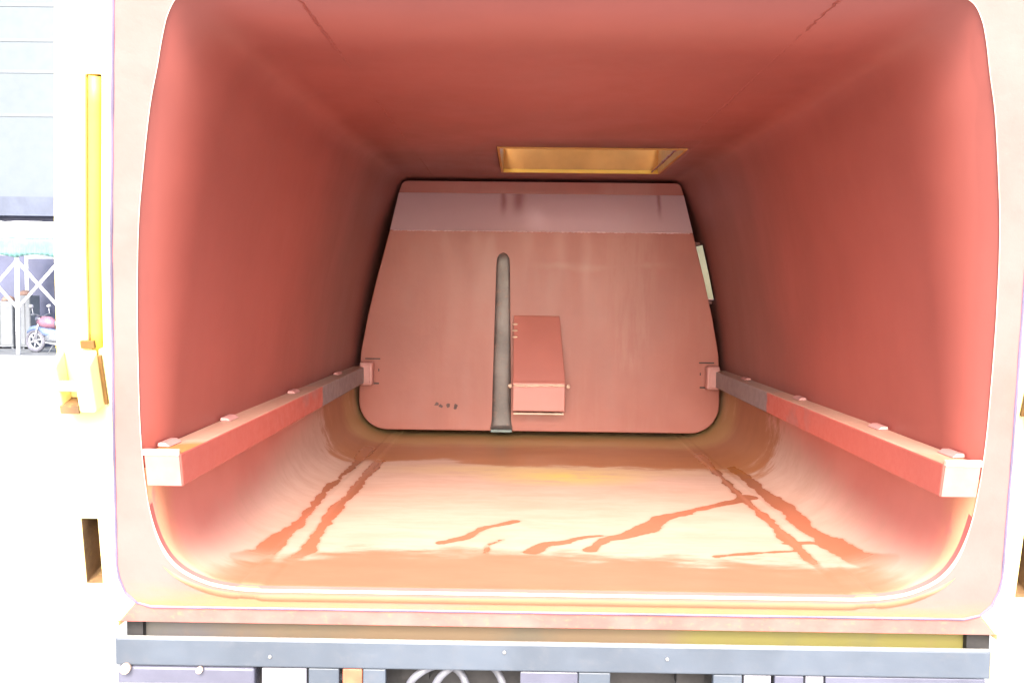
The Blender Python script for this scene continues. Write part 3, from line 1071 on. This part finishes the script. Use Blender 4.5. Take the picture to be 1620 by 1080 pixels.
p.build('lens_edge', M['white_metal'], lamp)
p = MB()
p.tube([(-1.19, 2.3985, .698), (-1.19, 2.380, .698)], 0.014, 10)
p.build('lamp_screw', M['bead'], lamp)
p = MB()
p.tube([(-0.985, 2.3985, .696), (-0.985, 2.385, .696)], 0.009, 10)
p.build('lamp_screw', M['bead'], lamp)
pl = MB()
pl.box(-0.815, -0.69, 2.402, 2.412, 0.55, 0.700)
pl.build('hanger_plate', M['white_metal'], truck, bevel=0.003)
for x0, x1, mt, nm in ((-0.685, -0.60, 'beam', 'bracket_web'), (-0.590, -0.535, 'orange', 'rusty_bracket'), (-0.533, -0.470, 'beam', 'bracket_web'),
                       (-0.095, 0.065, 'lamp', 'plate_lamp'), (0.067, 0.155, 'beam', 'bracket_web'), (0.44, 0.52, 'beam', 'bracket_web'),
                       (0.525, 0.60, 'white_metal', 'hanger_plate'), (0.61, 0.69, 'lamp', 'lamp_bar'), (0.695, 0.745, 'white_metal', 'hanger_plate'), (0.75, 1.19, 'lamp', 'lamp_bar')):
    p = MB()
    p.box(x0, x1, 2.404, 2.425, 0.56, 0.7005)
    p.build(nm, M[mt], truck, bevel=0.003)
for cx, r in ((-0.33, .085), (-0.24, .10), (-0.63, .05)):
    ho = MB()
    ho.tube([(cx + r * math.cos(a), 2.45 + .02 * math.sin(2 * a), 0.61 + r * math.sin(a)) for a in np.linspace(-.3, math.pi + .3, 24)], 0.011, 10)
    ho.build('hydraulic_hose', M['hose'], truck)
for s in (-1, 1):
    p = MB()
    xa, xb = sorted((s * .36, s * .44))
    p.box(xa, xb, 2.522, 7.4, .62, .86)
    p.build('chassis_rail', M['dark'], truck)
p = MB()
p.box(-0.9, 0.9, 2.56, 2.60, .45, .69)
p.build('underside_shade_panel', M['dark'], truck)  # dark panel added for the shade under the body

for s in (-1, 1):          # rear wheels under the body
    t = MB()
    t.tube([(s * .86, 4.2 + .30 * math.cos(a), .405 + .30 * math.sin(a)) for a in np.linspace(0, 2 * math.pi, 41)[:-1]], .105, 12, closed=True)
    w_ = t.build('wheel', M['tyre'], truck)
    r = MB()
    r.tube([(s * .80, 4.2, .405), (s * .90, 4.2, .405)], .20, 28)
    r.build('rim', M['rim'], w_)

# ------------------------------------------------------------------ yard behind, on the left
SY = 22.8


def bx(px, d=0.0):      # sideways position at the tent's distance
    return -0.105 + (px - 826) / 1400 * (SY + d)


def bz(py, d=0.0):
    return 1.75 - (py - 455) / 1400 * (SY + d)


wh = thing('warehouse', (-16, 26, 0), 'warehouse wall of pale blue cladding behind the tent and the motorcycle', 'building')
inv = Matrix.Translation((16, -26, 0))
wx0, wx1 = -34, -4
w = MB(); w.box(wx0, wx1, 26, 40, 4.35, 16, inv)
w.build('upper_wall', M['cladding'], wh)
w = MB()
w.box(wx0, wx1, 25.6, 25.995, 3.80, 4.345, inv)
w.build('gutter', M['gutter'], wh)
for z in (6.75, 8.0, 8.9, 9.9, 10.9):
    w = MB()
    w.box(wx0, wx1, 25.985, 25.998, z - .05, z + .05, inv)
    w.build('cladding_rail', M['cladding_line'], wh)
w = MB(); w.box(wx0, wx1, 26, 40, 0, 4.34, inv)
w.build('lower_wall', M['shade_wall'], wh)
pv = MB()
pv.add([(wx0, SY - .35, .004), (wx1, SY - .35, .004), (wx1, 25.99, .004), (wx0, 25.99, .004)], [(0, 1, 2, 3)])
tag(pv.build('pavement', paint('grey_pavement', (0.11, 0.117, 0.125), 0.8, 0.2, 3)), kind='structure')

# market tent: white frame with crossed braces, canvas roof, teal valance
tent = thing('market_tent', (bx(60), SY, 0), 'white framed tent with crossed braces and a teal valance', 'tent')
ti = Matrix.Translation((-bx(60), -SY, 0))
posts = [bx(-42), bx(25), bx(93)]


def tt(mb, pts, r, n=10):
    mb.tube([ti @ Vector(p) for p in pts], r, n)


for x in posts:
    p = MB(); tt(p, [(x, SY, 0), (x, SY, bz(402))], 0.055)
    p.build('post', M['tent_pole'], tent)
for x in posts:
    p = MB(); tt(p, [(x, SY + 2.4, 0), (x, SY + 2.4, bz(402))], 0.05)
    p.build('post', M['tent_pole'], tent)
for a, b_ in zip(posts[:-1], posts[1:]):
    for (za, zb) in ((bz(412), bz(488)), (bz(488), bz(412))):
        p = MB(); tt(p, [(a, SY - .04 if za > zb else SY + .04, za), (b_, SY - .04 if za > zb else SY + .04, zb)], 0.038)
        p.build('brace', M['tent_pole'], tent)
for yy in (SY, SY + 2.4):
    p = MB(); tt(p, [(posts[0], yy, bz(404)), (posts[-1], yy, bz(404))], 0.035)
    p.build('top_bar', M['tent_pole'], tent)
p = MB()
vs, fs = [], []
nx = 90
xs = np.linspace(posts[0] - .1, posts[-1] + .1, nx)
zt_, zb_ = bz(376), bz(409)
for i, x in enumerate(xs):
    ph = ((x - posts[0]) / (posts[1] - posts[0])) % 1
    swag = 0.10 * math.sin(math.pi * ph)
    for k in range(5):
        t = k / 4
        vs.append(ti @ Vector((x, SY - .10 - .03 * math.sin(i * 1.3) * t, zt_ + (zb_ - zt_) * t + (swag * .8 if k == 4 else 0))))
for i in range(nx - 1):
    for k in range(4):
        fs.append((i * 5 + k, i * 5 + 5 + k, i * 5 + 6 + k, i * 5 + k + 1))
p.add(vs, fs, smooth=True)
val = p.build('valance', M['teal_cloth'], tent)
sm = val.modifiers.new('cloth', 'SOLIDIFY'); sm.thickness = .01
p = MB()
vs, fs = [], []
for i in range(25):
    x = posts[0] - .12 + (posts[-1] - posts[0] + .24) * i / 24
    sag = .05 * math.sin(math.pi * ((x - posts[0]) / (posts[1] - posts[0]) % 1))
    for y, z in ((SY - .12, bz(377)), (SY - .06, bz(352)), (SY + 1.2, bz(346) - sag), (SY + 2.5, bz(377))):
        vs.append(ti @ Vector((x, y, z - sag * .5)))
for i in range(24):
    for k in range(3):
        fs.append((i * 4 + k, i * 4 + 4 + k, i * 4 + 5 + k, i * 4 + k + 1))
p.add(vs, fs, smooth=True)
rf = p.build('canvas_roof', M['canvas'], tent)
sm = rf.modifiers.new('cloth', 'SOLIDIFY'); sm.thickness = .012

# motorcycle parked under the tent, front wheel to the left
MXo, MYo = bx(53, 0.75), SY + 0.75
moto = thing('motorcycle', (MXo, MYo, 0), 'red and blue motorcycle with silver wheels parked under the tent', 'motorcycle')
S_ = (SY + .75) / SY
moto.rotation_euler.z = math.radians(-14)


def wheel(x):
    t = MB()
    t.tube([(x + .265 * math.cos(a), 0, .31 + .265 * math.sin(a)) for a in np.linspace(0, 2 * math.pi, 33)[:-1]], .048, 10, closed=True)
    w_ = t.build('wheel', M['tyre'], moto)
    r = MB()
    r.tube([(x + .205 * math.cos(a), 0, .31 + .205 * math.sin(a)) for a in np.linspace(0, 2 * math.pi, 33)[:-1]], .024, 8, closed=True)
    for k in range(6):
        a = k * math.pi / 3 + .3
        r.tube([(x, 0, .31), (x + .2 * math.cos(a), 0, .31 + .2 * math.sin(a))], .022, 8)
    r.tube([(x, -.07, .31), (x, .07, .31)], .05, 12)
    r.build('rim', M['rim'], w_)


wheel(0.0); wheel(1.24)
p = MB()
for y in (-.075, .075):
    p.tube([(0, y, .31), (.22, y, .92)], .024, 10)
p.build('fork', M['rim'], moto)
p = MB(); p.tube([(.20, -.36, 1.02), (.20, -.2, 1.02), (.22, 0, .96), (.20, .2, 1.02), (.20, .36, 1.02)], .017, 8)
p.build('handlebar', M['bike_grey'], moto)
for y in (-.28, .28):
    p = MB(); p.tube([(.20, y, 1.0), (.17, y * 1.05, 1.2)], .009, 6)
    p.lumps((.165, y * 1.1, 1.24), (.05, .075, .05), 3)
    p.build('mirror', M['rim'], moto)
p = MB(); p.tube([(.04, 0, .88), (.08, 0, .89), (.19, 0, .90)], [.06, .095, .06], 14)
p.build('headlight', M['lamp'], moto)
p = MB(); p.tube([(-.26, 0, .52), (-.14, 0, .62), (.02, 0, .655), (.16, 0, .60)], [.03, .07, .075, .04], 10)
p.build('front_mudguard', M['bike_blue'], moto)
p = MB(); p.tube([(.10, 0, .80), (.28, 0, .82), (.45, 0, .80), (.66, 0, .74)], [.08, .16, .17, .08], 14)
p.build('fuel_tank', M['bike_red'], moto)
p = MB(); p.tube([(.12, 0, .66), (.34, 0, .56), (.60, 0, .50), (.74, 0, .55)], [.06, .13, .13, .05], 12)
p.build('fairing', M['bike_blue'], moto)
p = MB(); p.tube([(.62, 0, .78), (.85, 0, .78), (1.15, 0, .84), (1.40, 0, .90)], [.07, .12, .11, .05], 12)
p.build('seat', M['seat'], moto)
p = MB(); p.tube([(.85, 0, .68), (1.1, 0, .70), (1.45, 0, .78)], [.10, .12, .04], 12)
p.build('tail_panel', M['bike_red'], moto)
p = MB(); p.tube([(.38, 0, .38), (.55, 0, .40), (.80, 0, .38)], [.11, .16, .12], 12)
p.build('engine', M['bike_grey'], moto)
p = MB(); p.tube([(.42, -.12, .28), (.8, -.14, .24), (1.45, -.16, .38)], [.02, .03, .05], 10)
p.build('exhaust', M['rim'], moto)
p = MB(); p.tube([(.72, 0, .38), (1.24, 0, .31)], .035, 8)
p.build('swing_arm', M['bike_grey'], moto)
p = MB(); p.tube([(.66, -.05, .30), (.60, -.22, .012)], .012, 8)
p.build('kick_stand', M['bike_grey'], moto)

# yellow crate beside the bike
cr = MB()
cr.lumps((0, 0, .2), (.16, .16, .2), 9)
bag = cr.build('plastic_bag', M['bag_yellow'])
bag.location = (bx(92), SY + .1, bz(519) - .2)
bag.location.z = 0.0
tag(bag, 'small yellow plastic sack beside the right tent post', 'sack')

# pale cabinets behind the tent post, a peach cloth on the right one
for i, (px0, px1, top_, lab) in enumerate(((-22, 17, 480, 'wide pale cabinet left of the tent post, cut by the photo edge'), (29, 45, 470, 'narrow pale cabinet beside the motorcycle wheel under a peach cloth'))):
    x0, x1 = bx(px0, 1.9), bx(px1, 1.9)
    o = thing('cabinet', ((x0 + x1) / 2, SY + 1.9, 0), lab, 'cabinet', 'cabinets under the tent')
    hw = (x1 - x0) / 2
    p = MB(); p.box(-hw, hw, 0, .5, .06, bz(top_))
    p.build('carcass', M['cabinet'], o, bevel=0.01)
    for k in range(2):
        p = MB(); p.box(-hw + .02 + k * hw, -.01 + k * hw, -.018, -.001, .12, bz(top_) - .05)
        p.build('door', M['cabinet'], o, bevel=0.006)
    for sx in (-1, 1):
        p = MB(); p.box(sx * (hw - .05) - .025, sx * (hw - .05) + .025, .04, .46, 0, .059)
        p.build('foot', M['bike_grey'], o)
for (pa, pb, lab, sd) in ((2, 19, 'peach cloth heap lying on the wide pale cabinet', 1), (30, 46, 'peach cloth heap lying on the narrow pale cabinet', 2)):
    p = MB()
    hw = (bx(pb, 2.15) - bx(pa, 2.15)) / 2
    vs, fs = [], []
    R = random.Random(sd)
    nn, mm = 16, 7
    for i in range(mm):
        t = i / (mm - 1)
        for k in range(nn):
            a = 2 * math.pi * k / nn
            q = 1 + .10 * math.sin(3 * a + sd) + R.uniform(-.06, .06)
            vs.append((hw * 1.02 * math.cos(a) * q * math.cos(t * 1.5), .24 * math.sin(a) * q * math.cos(t * 1.5), .15 * math.sin(t * 1.5)))
    for i in range(mm - 1):
        for k in range(nn):
            fs.append((i * nn + k, i * nn + (k + 1) % nn, (i + 1) * nn + (k + 1) % nn, (i + 1) * nn + k))
    fs.append(tuple(range(nn))[::-1]); fs.append(tuple((mm - 1) * nn + k for k in range(nn)))
    p.add(vs, fs, smooth=True)
    o = p.build('cloth_heap', M['peach'])
    o.location = ((bx(pa, 2.15) + bx(pb, 2.15)) / 2, SY + 2.15, bz(480 if sd == 1 else 470) + .002)
    tag(o, lab, 'cloth', 'cloth heaps on the cabinets')
